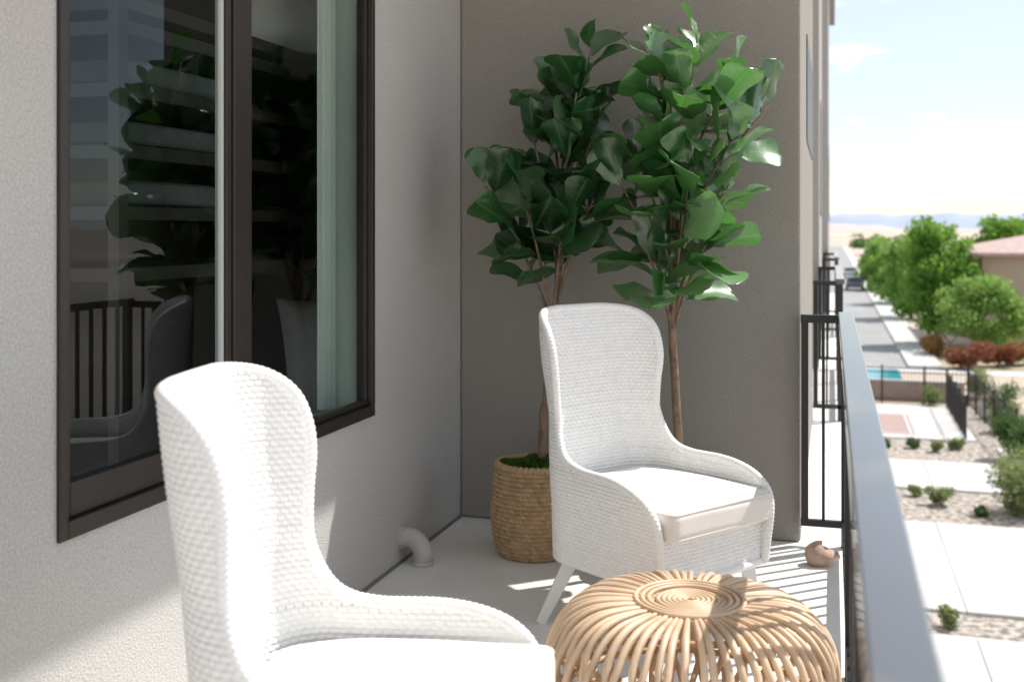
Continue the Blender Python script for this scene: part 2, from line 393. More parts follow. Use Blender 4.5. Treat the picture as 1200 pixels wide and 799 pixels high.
for z,yr in ((1.724,((3.12,3.95),)),(1.924,((3.12,3.85),)),(1.524,((3.15,3.75),))):
    for (y0,y1) in yr:
        hz=rng.uniform(.036,.045); hy=(y1-y0)/2
        mb=rbox(.19,hy,hz,.03,9,.004)
        mb.v=[v+np.array([-2.40,(y0+y1)/2,z+hz]) for v in mb.v]
        solo('folded_linen',mb,M['linen2'],'folded grey linen stacked on the dark shelf','linen',smooth=True,group='folded linens on the shelf')
def placed_pillow(loc,eul,dims,seed,label):
    mb=pillow(*dims,seed=seed); R=np.array(Matrix.Rotation(eul[2],3,'Z')@Matrix.Rotation(eul[1],3,'Y')@Matrix.Rotation(eul[0],3,'X'))
    mb.v=[v@R.T+np.array(loc) for v in mb.v]
    solo('pillow',mb,M['linen'],label,'pillow',smooth=True)
placed_pillow((-2.27,4.36,2.38),(0,math.radians(64),-.95),(.21,.25,.12),1,'plump white pillow on top of the dark shelf')
placed_pillow((-2.20,4.60,.86),(0,math.radians(74),-.75),(.29,.21,.09),2,'white pillow leaning in the dark shelf')

# vent elbow
vent=thing('vent_pipe',(WX,4.5,0),'off-white plastic elbow vent pipe coming out of the stucco wall','pipe')
pts=[(-1.81,4.5,.112),(-1.765,4.5,.112)]+[(-1.765+.065*math.sin(a),4.5,.047+.065*math.cos(a)) for a in np.linspace(0,math.pi/2,11)[1:]]+[(-1.70,4.5,.001)]
v=MB(); v.tube(pts,.042,24)
part('pipe_elbow',v,M['pvc'],vent,smooth=True)
part('pipe_collar',MB().tube([(-1.802,4.5,.112),(-1.778,4.5,.112)],.048,24),M['pvc'],vent,bevel=.003)
part('pipe_collar',MB().tube([(-1.70,4.5,.001),(-1.70,4.5,.018)],.047,24),M['pvc'],vent,bevel=.003)

# ------------------------------------------------------------------ railings
def railing(y0,y1,label,ends=(True,True)):
    e=thing('balcony_railing',(.06,(y0+y1)/2,0),label,'railing',group='black railings along the balconies')
    part('top_rail',MB().box(.028,.092,y0,y1,1.03,1.07),M['rail'],e,bevel=.004)
    part('bottom_rail',MB().box(.042,.078,y0,y1,.09,.12),M['railb'],e,bevel=.002)
    np_=int((y1-y0)/1.6)+1
    for i in range(np_+1):
        y=y0+.02+(y1-y0-.04)*i/np_
        part('post',MB().box(.040,.080,y-.02,y+.02,0.0,1.029),M['railb'],e,bevel=.002)
    nb=int((y1-y0)/.11)
    src=None
    for i in range(1,nb):
        y=y0+(y1-y0)*i/nb
        if src is None:
            src=part('baluster',MB().box(.052,.068,y-.008,y+.008,.119,1.031),M['railb'],e); y_first=y
        else:
            o=src.copy(); COL.objects.link(o); o.location=(0,y-y_first,0)
    for s,yy in ((0,y0+.02),(1,y1-.02)):
        if ends[s]:
            mb=MB().box(CX+.002,.041,yy-.018,yy+.018,1.03-.01,1.056).box(CX+.002,.041,yy-.014,yy+.014,.09,.12).box(CX+.004,CX+.036,yy-.016,yy+.016,.118,1.022)
            mb.box(-.045,-.031,yy-.007,yy+.007,.119,1.021)
            part('end_panel',mb,M['railb'],e)
    return e
railing(-.9,BY-.014,'black metal balcony railing with flat top rail and thin balusters',ends=(False,True))
railing(8.72,12.0,'black metal railing of the neighbouring balcony')
railing(15.42,18.8,'black metal railing of a farther balcony')

mb=MB()
th=np.linspace(0,2*np.pi,25)[:-1]; ph=np.linspace(0,np.pi,13)
P=[]
for p_ in ph:
    for t_ in th:
        r=1+.07*math.sin(2*t_+1)*math.sin(p_)+.04*math.cos(5*t_+p_*3)
        P.append((-.04+.070*r*math.sin(p_)*math.cos(t_),4.97+.060*r*math.sin(p_)*math.sin(t_),.040+.046*r*math.cos(p_)*(1-.45*math.cos(t_))))
P=np.array(P); P[:,2]=np.maximum(P[:,2],0.001)
f=[]
for i in range(12):
    for j in range(24): f.append((i*24+j,(i+1)*24+j,(i+1)*24+(j+1)%24,i*24+(j+1)%24))
mb.add(P,f); solo('clay_stone',mb,M['clay'],'rounded reddish tan stone on the deck by the railing','stone',smooth=True)

# ------------------------------------------------------------------ wicker chair
S0,RC=.15,.15; AC=S0+RC*math.pi/2
def plan(a):
    s=np.sign(a); b=np.abs(a)
    ang=np.clip((b-S0)/RC,0,math.pi/2)
    x=-.30+RC*(1-np.cos(ang))+np.maximum(b-AC,0)
    y=np.minimum(b,S0)+RC*np.sin(ang)
    nx=-np.cos(ang); ny=np.sin(ang)
    x=x-.012*(1-np.clip(b/.25,0,1)**2)
    return x,y*s,nx,ny*s
def surf(a,z,off):
    x,y,nx,ny=plan(a)
    ws=np.interp(z,[.2,.25,.5,.62,.75,.85,.95,1.05,1.14,1.2],[.96,.97,1,.975,.92,.94,.98,.98,.95,.93])
    x=x-.125*np.maximum(z-.45,0)**1.05
    fl=np.clip((np.abs(a)-.45)/.3,0,1)*np.clip((z-.35)/.22,0,1)*.02
    y=y*ws+np.sign(y)*fl
    return np.stack([x+nx*off,y+ny*off,z+0*x],-1)
def weave(a,z,p=.0138,q=.025,amp=.0064):
    row=np.floor(z/p)
    prof=np.abs(np.sin(np.pi*z/p))**.5
    m=np.abs(np.cos(np.pi*(a/q+.5*row)))**.5
    return amp*(prof*(.15+.85*m)-.5)
ctrl=np.array([(.836,.25),(.848,.36),(.850,.44),(.836,.500),(.790,.544),(.715,.572),(.63,.584),(.50,.586),(.415,.608),(.372,.66),(.352,.74),(.362,.84),(.378,.93),(.378,1.0),(.356,1.065),(.305,1.108),(.23,1.13),(.12,1.14)])
def spline_any(c,n):
    d=np.r_[0,np.cumsum(np.linalg.norm(np.diff(c,axis=0),axis=1))]; u=np.linspace(0,d[-1],n); out=np.zeros((n,2)); c2=np.vstack([2*c[0]-c[1],c,2*c[-1]-c[-2]])
    for i,q in enumerate(u):
        k=max(min(np.searchsorted(d,q,side='right')-1,len(c)-2),0); t=(q-d[k])/(d[k+1]-d[k]); p0,p1,p2,p3=c2[k:k+4]
        out[i]=.5*((2*p1)+(-p0+p2)*t+(2*p0-5*p1+4*p2-p3)*t*t+(-p0+3*p1-3*p2+p3)*t**3)
    return out
NT=680; NS=450
bc=spline_any(ctrl,NT); bc[:,1]=np.maximum.accumulate(bc[:,1])
s=np.linspace(-1,1,NS)
A=bc[:,0][:,None]*s[None,:]; Z=bc[:,1][:,None]*np.ones(NS)[None,:]
THK=.024
sheets=[]
for sgn,off in ((1,0),(-1,-THK)):
    P=surf(A,Z,off+sgn*weave(A,Z)); sheets.append((P.reshape(-1,3),grid_faces(NT,NS,flip=(sgn>0))))
path_ab=np.vstack([np.stack([-bc[:,0],bc[:,1]],-1),np.stack([np.linspace(-.12,.12,30)[1:-1],np.full(28,1.14)],-1),np.stack([bc[::-1,0],bc[::-1,1]],-1)])
d=np.r_[0,np.cumsum(np.linalg.norm(np.diff(path_ab,axis=0),axis=1))]
u=np.linspace(0,d[-1],1300); pa=np.interp(u,d,path_ab[:,0]); pz=np.interp(u,d,path_ab[:,1])
rp_=surf(pa,pz,-THK/2)
def rdisp(m,n):
    j=np.arange(n)[None,:]
    return .0028*(np.abs(np.sin(np.pi*(u[:m][:,None]/.0138+j/n)))**.6-.5)
rv,rf=tube(rp_,.0148,14,rdisp)
def split(v,f,mask_fn):
    cen=v[f].mean(1); m=mask_fn(cen); out=[]
    for k in (0,1,2):
        ff=f[m==k]; idx,inv=np.unique(ff,return_inverse=True); out.append((v[idx],inv.reshape(ff.shape)))
    return out
def msk(c):
    arm=(c[:,0]>-.12)&(c[:,2]<.63)
    return np.where(arm,np.where(c[:,1]<0,1,2),0)
parts=[MB(),MB(),MB()]
for v_,f_ in sheets+[(rv,rf)]:
    for k,(vv,ff) in enumerate(split(v_,f_,msk)):
        if len(ff): parts[k].add(vv,ff)
chair=thing('wicker_armchair',(-.905,2.11,0),'white woven wicker wingback armchair with cream cushion beside stucco wall','armchair',rot=math.radians(10),group='white wicker armchairs')
part('backrest',parts[0],M['white'],chair,world=False,smooth=True)
part('armrest',parts[1],M['white'],chair,world=False,smooth=True)
part('armrest',parts[2],M['white'],chair,world=False,smooth=True)
mb=MB(); ny_,nz_=180,70
Y,Zg=np.meshgrid(np.linspace(-.285,.285,ny_),np.linspace(.25,.41,nz_),indexing='ij')
Xf=.290+.012*(1-(Y/.29)**2)
P=np.stack([Xf+weave(Y+.01,Zg),Y,Zg],-1).reshape(-1,3); mb.add(P,grid_faces(ny_,nz_))
mb.box(-.17,.275,-.262,.262,.262,.402)
aa=np.linspace(-.83,.83,300); pb=surf(aa,np.full(300,.25),-THK/2)
yy=np.linspace(.285,-.285,100); fb=np.stack([.288+.012*(1-(yy/.29)**2),yy,np.full(100,.25)],-1)
pp=np.vstack([pb,fb]); v_,f_=tube(pp,.0150,10,closed=True); 
mb.add(v_,f_)
part('seat_frame',mb,M['white'],chair,world=False,smooth=True)
mb=rbox(.308,.270,.054,.032,26,.012)
for arr in mb.v:
    k_=np.clip((-.10-arr[:,0])/.2,0,1); arr[:,1]*=1-.30*k_**2
    arr[:,2]+=.003*np.sin(arr[:,0]*14+1)*np.sin(arr[:,1]*11)
    arr+=np.array([.050,0,.464])
def perim(hx,hy,r,z):
    o=[]
    for (cx,cy,a0) in ((hx-r,hy-r,0),(-hx+r,hy-r,90),(-hx+r,-hy+r,180),(hx-r,-hy+r,270)):
        for a in np.linspace(a0,a0+90,8): o.append((cx+r*math.cos(math.radians(a)),cy+r*math.sin(math.radians(a)),z))
    return np.array(o)
for zz in (.043,-.040):
    pr=perim(.303,.265,.032,0)
    a_,b_=pr[7],pr[8]; 
    seg=[]
    for i in range(len(pr)):
        p0_,p1_=pr[i],pr[(i+1)%len(pr)]
        nn=12 if np.linalg.norm(p1_-p0_)>.1 else 1
        for t_ in range(nn): seg.append(p0_+(p1_-p0_)*t_/nn)
    pr=np.array(seg)
    k_=np.clip((-.10-pr[:,0])/.2,0,1); pr[:,1]*=1-.30*k_**2
    pr=pr+np.array([.050,0,.464+zz]); v_,f_=tube(pr,.0038,8,closed=True); mb.add(v_,f_)
part('seat_cushion',mb,M['cushion'],chair,world=False,smooth=True)
for (x0,y0,x1,y1) in ((.25,.235,.285,.262),(.25,-.235,.285,-.262),(-.17,.22,-.27,.30),(-.17,-.22,-.27,-.30)):
    mb=MB(); mb.tube([(x0,y0,.265),(x0+(x1-x0)*.5,y0+(y1-y0)*.5,.13),(x1,y1,.0)],[.038,.032,.024],4)
    part('leg',mb,M['legw'],chair,world=False,bevel=.005)
ch2=dup(chair,(-.64,4.05,0),math.radians(-34.5),'white woven wicker wingback armchair in front of potted fig trees')

# ------------------------------------------------------------------ rattan pouf
PX,PY=-.385,3.14
pouf=thing('rattan_ottoman',(PX,PY,0),'round natural rattan ottoman of bent canes on the balcony deck','ottoman')
prof=np.array([(.075,.396),(.13,.402),(.20,.404),(.28,.396),(.345,.362),(.388,.300),(.402,.225),(.392,.150),(.355,.080),(.30,.034),(.22,.016)])
PR=spline_any(prof,34)
cage=MB(); NC=64
for i in range(NC):
    sg=1 if i%2 else -1
    a0=2*math.pi*i/NC+rng.normal(0,.012)
    ts=np.linspace(0,1,34)
    tw=sg*.30*np.clip((ts-.42)/.58,0,1)**1.3
    lo=np.clip((ts-.3)/.3,0,1)*(-.012 if i%2 else 0)
    r=PR[:,0]+lo+(.03*(1-np.clip(ts/.2,0,1)) if i%2 else 0); z=PR[:,1]+ (0 if i%2 else -.004)
    p=np.stack([PX+r*np.cos(a0+tw),PY+r*np.sin(a0+tw),z],-1)
    cage.tube(p,np.interp(ts,[0,.12,.3,1],[.0062,.0082,.0106,.0102])*rng.uniform(.86,1.08),8)
part('cane_cage',cage,M['rattan'],pouf,smooth=True)
coil=MB(); tt=np.linspace(0,tau*6,260)
rr=.008+.088*tt/(tau*6)
coil.tube(np.stack([PX+rr*np.cos(tt),PY+rr*np.sin(tt),.405+0*tt],-1),.0068,8)
for r0,z0 in ((.115,.408),(.133,.409),(.152,.410)):
    ta=np.linspace(0,tau,60)[:-1]; v_,f_=tube(np.stack([PX+r0*np.cos(ta),PY+r0*np.sin(ta),z0+0*ta],-1),.0068,8,closed=True); coil.add(v_,f_)
part('top_coil',coil,M['rattan'],pouf,smooth=True)
rg=MB()
for r0,z0 in ((.27,.380),(.37,.27),(.36,.13),(.24,.014),(.30,.022)):
    ta=np.linspace(0,tau,80)[:-1]; v_,f_=tube(np.stack([PX+r0*np.cos(ta),PY+r0*np.sin(ta),z0+0*ta],-1),.010 if z0>.02 else .0135,8,closed=True); rg.add(v_,f_)
part('support_ring',rg,M['rattan2'],pouf,smooth=True)

# ------------------------------------------------------------------ foliage
def quads(cen,size,rng,elong=1.5,tone=None,flat=0):
    n=len(cen); d=rng.normal(size=(n,3)); d[:,2]*=(1-flat); d/=np.linalg.norm(d,axis=1)[:,None]
    e=rng.normal(size=(n,3)); e-=d*(e*d).sum(1)[:,None]; e/=np.linalg.norm(e,axis=1)[:,None]
    s_=size*(.6+.8*rng.random(n))[:,None]
    v=np.stack([cen-d*s_*elong*.5,cen+e*s_*.4,cen+d*s_*elong*.5,cen-e*s_*.4],1).reshape(-1,3)
    f=np.arange(n*4).reshape(n,4)
    t=rng.random(n) if tone is None else tone
    c=np.zeros((n,4,4)); c[...,2]=t[:,None]; c[...,3]=1; return v,f,c.reshape(-1,4)
def crown(clumps,n,size,rng):
    mb=MB(); ws=np.array([c[3]**2 for c in clumps]); ws/=ws.sum()
    k=rng.choice(len(clumps),n,p=ws); C=np.array([c[:3] for c in clumps])[k]; R=np.array([c[3] for c in clumps])[k]
    d=rng.normal(size=(n,3)); d/=np.linalg.norm(d,axis=1)[:,None]; rad=R*(rng.random(n)**.45)*(1+.12*rng.normal(size=n))
    cen=C+d*rad[:,None]*np.array([1,1,.8])
    ct=rng.random(len(clumps))[k]
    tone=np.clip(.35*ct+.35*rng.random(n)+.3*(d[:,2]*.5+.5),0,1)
    mb.add(*quads(cen,size,rng,tone=tone)); return mb

def basket_mesh():
    H=.40; nz=230; na=440; z=np.linspace(0,H,nz); base=np.interp(z,[0,.03,.12,.22,.32,.40],[.145,.161,.182,.184,.173,.164])
    a=np.linspace(0,2*np.pi,na+1); Zg,Ag=np.meshgrid(z,a,indexing='ij')
    pr=.0195; row=np.floor(Zg/pr); fz=Zg/pr-row; NCOL=56
    ph_=Ag/(2*np.pi)*NCOL+.43*row+fz*.45
    h=np.abs(np.sin(np.pi*fz))**.6*(.35+.65*np.abs(np.sin(np.pi*ph_))**.6)*.0150
    R=base[:,None]+h
    r=np.random.default_rng(9); tab=r.random((40,NCOL))
    tone=np.clip(.25+.55*tab[row.astype(int)%40,np.floor(ph_).astype(int)%NCOL],0,1)
    c=np.ones((nz*(na+1),4)); c[:,2]=tone.ravel()
    mb=MB(); mb.add(np.stack([R*np.cos(Ag),R*np.sin(Ag),Zg],-1).reshape(-1,3),grid_faces(nz,na+1,flip=False),c)
    Ri=base-.012; mb.add(np.stack([Ri[:,None]*np.cos(Ag),Ri[:,None]*np.sin(Ag),Zg],-1).reshape(-1,3),grid_faces(nz,na+1,flip=True))
    ta=np.linspace(0,2*np.pi,240)[:-1]
    v_,f_=tube(np.stack([.165*np.cos(ta),.165*np.sin(ta),.40+0*ta],-1),.014,10,disp=lambda m,n:.0035*np.sin(np.arange(m)[:,None]*2*np.pi*40/m+np.arange(n)[None,:]*2*np.pi/n),closed=True)
    cc=np.ones((len(v_),4)); cc[:,2]=.6; mb.add(v_,f_,cc)
    return mb
def basket(loc,label,g='woven baskets with fig trees'):
    e=thing('woven_basket',loc,label,'basket',group=g)
    part('basket_body',basket_mesh(),M['seagrass'],e,world=False,smooth=True,attr='tone')
    r=np.random.default_rng(3); n=9000; rad=.158*np.sqrt(r.random(n)); an=r.random(n)*2*np.pi
    hz=.385+.022*(1-(rad/.16)**2)+.012*np.sin(an*3+rad*30)+.008*r.random(n)
    cen=np.stack([rad*np.cos(an),rad*np.sin(an),hz],-1)
    mb=MB(); mb.add(*quads(cen,.016,r,1.6))
    ta=np.linspace(0,2*np.pi,40)[:-1]
    disc=np.vstack([[0,0,.39],np.stack([.155*np.cos(ta),.155*np.sin(ta),.372+0*ta],-1)]); ff=[(0,1+i,1+(i+1)%39,0) for i in range(39)]
    cc=np.zeros((40,4)); cc[:,2]=.1; cc[:,3]=1; mb.add(disc,ff,cc)
    part('moss',mb,M['moss'],e,world=False,attr='tone')
    return e
T1=np.array([-1.28,4.80,0]); T2=np.array([-.63,4.76,0])
b1=basket(tuple(T1),'tall round seagrass basket filled with green moss by the corner')
dup(b1,tuple(T2),label='round seagrass basket with green moss behind the wicker armchair')

lv=np.array([0,.06,.15,.27,.40,.53,.66,.78,.87,.935,.975,1.0]); lw=np.array([.06,.16,.42,.64,.72,.80,.93,1.0,.95,.78,.52,.14]); lu=np.array([-1,-.75,-.4,0,.4,.75,1]); NV=len(lv)
def leaf(mb,pos,D,up,L_,W_,droop,fold,ph,tone,ymax=5.27):
    D=D/np.linalg.norm(D); S=np.cross(up,D); S/=np.linalg.norm(S)+1e-9; Nn=np.cross(D,S)
    V,U=np.meshgrid(lv,lu,indexing='ij'); Wv=lw[:,None]
    x=L_*(V-.10*droop*V**2*3); y=U*Wv*W_/2*(1+.03*np.sin(V*13+ph*2))
    z=fold*np.abs(U)**1.6*Wv*W_/2-droop*L_*V**2+.009*np.sin(V*10+ph+U*2)*np.abs(U)**1.5
    P=pos+x[...,None]*D+y[...,None]*S+z[...,None]*Nn
    P[...,1]=np.minimum(P[...,1],ymax-.01*np.abs(U))
    c=np.stack([np.abs(U),V,np.full_like(U,tone),np.ones_like(U)],-1).reshape(-1,4)
    mb.add(P.reshape(-1,3),grid_faces(NV,7),c)
def fig_tree(base,trunk,tips,label,seed,m,zmin):
    r=np.random.default_rng(seed)
    e=thing('fig_tree',tuple(base+np.array([0,0,.36])),label,'fig tree',group='artificial fig trees in baskets')
    W=lambda a,b,z: base+a*CR+b*CF+np.array([0,0,z])
    tk=MB(); tp=np.array([W(*p) for p in trunk]); tz=np.array([p[2] for p in trunk])
    zz=np.linspace(tz[0],tz[-1],30); tpi=np.stack([np.interp(zz,tz,tp[:,k]) for k in range(3)],-1)
    tpi[1:-1]+=r.normal(0,.003,(28,3))
    tk.tube(tpi,np.interp(zz,[.36,1.2,2.3],[.020,.016,.006]),10)
    lf=MB()
    for (a,b,z,nl) in tips:
        nl=int(round(nl*.92))
        tip=W(a,b,z); zs=max(1.0,z-.5-.2*r.random()); zs=min(zs,tz[-1]-.05)
        st=np.array([np.interp(zs,tz,tp[:,k]) for k in range(3)])
        mid=st+(tip-st)*np.array([.38,.38,.58])
        t=np.linspace(0,1,16)[:,None]; br=(1-t)**2*st+2*t*(1-t)*mid+t*t*tip
        tk.tube(br,np.linspace(.008,.004,16),8)
        ax=br[-1]-br[-4]; ax/=np.linalg.norm(ax); ax=ax*.6+np.array([0,0,.4])
        az0=r.random()*6.28
        for k in range(nl):
            q=k/max(nl-1,1); tpos=1-.66*q**1.1; i=tpos*15; i0=int(min(i,14)); pos=br[i0]*(1-(i-i0))+br[i0+1]*(i-i0)
            az=az0+k*2.4+r.normal(0,.3); elv=math.radians(76-68*q**.8+r.normal(0,18))
            h=np.array([math.cos(az),math.sin(az),0]); D=h*math.cos(elv)+(ax*.6+np.array([0,0,.4]))*math.sin(elv)
            L_=(.150+.095*min(1,q*2+.15))*(.78+.46*r.random()); W_=L_*(.64+.16*r.random())
            dr=.03+.30*r.random()*(1 if elv<1 else .4)
            if pos[2]+(D[2]-dr)*L_<zmin: continue
            leaf(lf,pos+D*.02,D,np.array([0,0,1.0])+r.normal(0,.48,3)+h*(.0 if elv<1 else .5),L_,W_,dr,.10+.22*r.random(),r.random()*6,np.clip(r.beta(1.0,1.6),0,1))
    part('trunk',tk,M['bark'],e,smooth=True)
    part('crown',lf,m,e,smooth=True,attr='tone')
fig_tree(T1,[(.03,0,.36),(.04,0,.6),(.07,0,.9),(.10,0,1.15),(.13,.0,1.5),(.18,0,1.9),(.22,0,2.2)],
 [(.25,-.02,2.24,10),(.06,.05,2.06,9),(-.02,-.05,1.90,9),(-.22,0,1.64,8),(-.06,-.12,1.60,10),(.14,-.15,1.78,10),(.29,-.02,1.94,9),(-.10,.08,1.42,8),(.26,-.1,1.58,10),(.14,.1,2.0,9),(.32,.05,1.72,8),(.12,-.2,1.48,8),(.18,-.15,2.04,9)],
 'tall fiddle leaf fig tree with shade-darkened green leaves by the wall',11,M['figshade'],1.20)
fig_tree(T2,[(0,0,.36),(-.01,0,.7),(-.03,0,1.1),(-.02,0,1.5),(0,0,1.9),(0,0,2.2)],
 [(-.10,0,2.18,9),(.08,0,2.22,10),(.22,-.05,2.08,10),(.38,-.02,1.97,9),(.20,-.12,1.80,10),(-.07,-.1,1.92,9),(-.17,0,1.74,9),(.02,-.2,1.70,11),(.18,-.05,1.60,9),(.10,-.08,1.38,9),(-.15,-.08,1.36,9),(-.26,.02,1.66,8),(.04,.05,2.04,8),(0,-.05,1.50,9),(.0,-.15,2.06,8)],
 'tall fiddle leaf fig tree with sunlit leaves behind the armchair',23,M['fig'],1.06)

# ------------------------------------------------------------------ outside ground
G=-5.0
def sheet(name,x0,x1,y0,y1,lay,m):
    z=G+.004*lay; mb=MB(); mb.add([(x0,y0,z),(x1,y0,z),(x1,y1,z),(x0,y1,z)],[(0,1,2,3)]); return solo(name,mb,m,structure=True)
sheet('ground',-9000,9000,-3000,14000,0,M['ground'])
sheet('gravel_bed',.2,22,10,43.2,1,M['gravel'])
def slabs(name,x0,x1,y0,y1,sx_,sy_):
    mb=MB(); z=G+.06; nx=max(1,round((x1-x0)/sx_)); ny=max(1,round((y1-y0)/sy_))
    for i in range(nx):
        for j in range(ny):
            a=x0+(x1-x0)*i/nx+.010; b=x0+(x1-x0)*(i+1)/nx-.010; c=y0+(y1-y0)*j/ny+.010; d_=y0+(y1-y0)*(j+1)/ny-.010
            mb.box(a,b,c,d_,G-.05,z)
    return solo(name,mb,M['concrete'],structure=True)
slabs('paved_path',.2,14,19.9,25.8,2.0,3.0)
slabs('paved_path',.2,14,12,18.7,2.0,3.2)
slabs('paved_path',.2,4.6,29.1,32.6,2.2,1.8)
slabs('paved_path',.2,4.2,36,42.6,2.2,2.2)
slabs('paved_path',4.6,6.0,29.1,35,1.4,1.5)
mb=MB(); mb.box(1.35,2.5,36.5,40.5,G+.02,G+.066); solo('court_surface',mb,M['court'],structure=True)
mb=MB(); z=G+.071
for (a,b,c,d_) in ((1.45,1.50,36.6,40.4),(2.35,2.40,36.6,40.4),(1.50,2.35,36.6,36.66),(1.50,2.35,40.3,40.36)): mb.add([(a,c,z),(b,c,z),(b,d_,z),(a,d_,z)],[(0,1,2,3)])
solo('court_line',mb,M['courtline'],structure=True)
sheet('road',-7,3.4,54.5,420,2,M['asphalt'])
mb=MB().box(3.4,3.58,54.5,420,G-.05,G+.13); solo('kerb',mb,M['concrete2'],structure=True)
mb=MB().box(3.582,4.9,54.5,420,G-.05,G+.12); solo('pavement',mb,M['concrete2'],structure=True)
sheet('cross_pavement',-7,12,52.5,54.4,3,M['concrete2'])
mb=MB(); z=G+.012
for i in range(30): 
    y=58+i*9; mb.add([(-1.65,y,z),(-1.53,y,z),(-1.53,y+3,z),(-1.65,y+3,z)],[(0,1,2,3)])
solo('road_marking',mb,M['paint'],structure=True)
sheet('pool_water',1.0,2.9,47.0,53.6,4,M['water'])
sheet('lawn',4.95,24,54.5,66,2,mat('lawn_gravel',(.46,.37,.29),.95,col2=(.34,.32,.18),vscale=.6))
bw=thing('garden_wall',(3,44,G),'low pinkish tan block wall behind the black fence','wall')
part('wall_face',MB().box(.0,4.7,44,44.2,G,G+.72),M['blockwall'],bw); part('wall_cap',MB().box(-.02,4.74,43.97,44.23,G+.722,G+.78),M['concrete2'],bw)
def fence(p0,p1,label):
    p0=np.array(p0,float); p1=np.array(p1,float); Ln=np.linalg.norm(p1-p0); dd=(p1-p0)/Ln
    e=thing('metal_fence',(p0[0],p0[1],G),label,'fence',group='black metal fences')
    mb=MB(); 
    for z in (.15,1.15,1.3): mb.tube([(*p0,G+z),(*p1,G+z)],.018,4)
    part('fence_rail',mb,M['blackmetal'],e)
    mb=MB(); n=int(Ln/.13)
    for i in range(n): q=p0+dd*(i*.13+.05); mb.tube([(*q,G+.05),(*q,G+1.3)],.007,4)
    part('fence_pickets',mb,M['blackmetal'],e)
    n=int(Ln/2)+1
    for i in range(n+1):
        q=p0+dd*Ln*i/n; part('fence_post',MB().tube([(*q,G),(*q,G+1.4)],.035,4),M['blackmetal'],e)
fence((0.3,43.4),(4.75,43.4),'black metal picket fence along the paved court')
fence((4.75,43.3),(5.0,34.0),'black metal picket fence beside the gravel path')
fence((3.9,36.2),(3.95,42.4),'short black metal fence with a gate at the court')

def house(x0,x1,y0,y1,h,label,rise=1.6):
    e=thing('house',((x0+x1)/2,(y0+y1)/2,G),label,'house',group='tan stucco houses')
    part('wall',MB().box(x0,x1,y0,y1,G,G+h),M['housewall'],e)
    o=.6; zb=G+h; xm=(x0+x1)/2; r=min((x1-x0),(y1-y0))/2
    a,b,c,d_=x0-o,x1+o,y0-o,y1+o
    mb=MB()
    if (x1-x0)>(y1-y0): R1=(x0+r,(y0+y1)/2,zb+rise); R2=(x1-r,(y0+y1)/2,zb+rise)
    else: R1=(xm,y0+r,zb+rise); R2=(xm,y1-r,zb+rise)
    z0=zb+.01
    V=[(a,c,z0),(b,c,z0),(b,d_,z0),(a,d_,z0),(a,c,z0+.18),(b,c,z0+.18),(b,d_,z0+.18),(a,d_,z0+.18),R1,R2]
    F4=[(0,3,2,1),(0,1,5,4),(1,2,6,5),(2,3,7,6),(3,0,4,7)]
    if (x1-x0)>(y1-y0): F4+=[(4,5,9,8),(6,7,8,9)]; F3=[(5,6,9),(7,4,8)]
    else: F4+=[(7,4,8,9),(5,6,9,8)]; F3=[(4,5,8),(6,7,9)]
    mb.v.append(np.array(V,float)); mb.f.append(np.array(F4)); mb.f.append(np.array(F3)); mb.c.append(np.ones((10,4))); mb.n=10
    part('roof',mb,M['roof'],e)
    n=int((x1-x0)/3.2)
    for i in range(1,n):
        xc=x0+(i+.5)*(x1-x0)/n
        for zc in ((1.5,) if h<4 else (1.4,3.4)):
            wf=part('window',MB().box(xc-.55,xc+.55,y0-.05,y0+.02,G+zc-.5,G+zc+.5),M['concrete2'],e)
            part('window_pane',MB().box(xc-.45,xc+.45,y0-.06,y0+.0,G+zc-.4,G+zc+.4),M['winglass'],wf)
    for yc in (y0+2.5,y0+7):
        wf=part('window',MB().box(x0-.05,x0+.02,yc-.6,yc+.6,G+1,G+2.2),M['concrete2'],e)
        part('window_pane',MB().box(x0-.06,x0,yc-.5,yc+.5,G+1.1,G+2.1),M['winglass'],wf)
    return e
house(7.9,25,65.5,78,4.95,'tan stucco house with pinkish clay tile roof behind trees',1.7)
for (x,y) in ((9.5,118),(9.5,150),(10,185),(-22,160),(10,230)):
    house(x,x+13,y,y+12,3.0,'low tan stucco house farther down the street',1.6)

def tree(x,y,h,rad,m,label,seed,n=9000,size=.16,low=.25,name='street_tree'):
    r=np.random.default_rng(seed)
    e=thing(name,(x,y,G),label,'tree',group='trees along the street')
    tk=MB(); tk.tube([(x,y,G-.05),(x+.05,y,G+h*.25),(x+.02,y+.05,G+h*.55),(x,y,G+h*.85)],[.16,.12,.08,.02],8)
    cl=[]
    nc=26
    for i in range(nc):
        zz=low+(1-low)*((i+.5)/nc)**.9*.92
        w_=math.sin(math.pi*min(1,(zz-low)/(1-low)*.78+.2))**.7
        a=i*2.4+r.normal(0,.4); q=rad*w_*(.35+.5*r.random())
        c=(x+q*math.cos(a),y+q*math.sin(a),G+h*zz); cr=rad*(.22+.20*r.random())
        cl.append((*c,cr)); 
        if i%2==0: tk.tube([(x,y,G+h*max(.15,zz-.25)),((x+c[0])/2,(y+c[1])/2,G+h*(zz-.12)),c],[.05,.035,.015],6)
    part('trunk',tk,M['treebark'],e,smooth=True)
    part('crown',crown(cl,n,size,r),m,e,attr='tone')
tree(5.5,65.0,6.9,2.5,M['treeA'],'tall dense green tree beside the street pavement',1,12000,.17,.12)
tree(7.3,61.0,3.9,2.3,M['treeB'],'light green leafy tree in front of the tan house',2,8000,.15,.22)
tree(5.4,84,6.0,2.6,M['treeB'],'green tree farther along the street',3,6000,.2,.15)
tree(5.4,100,5.3,2.6,M['treeA'],'green tree farther along the street',4,4500,.24,.15)
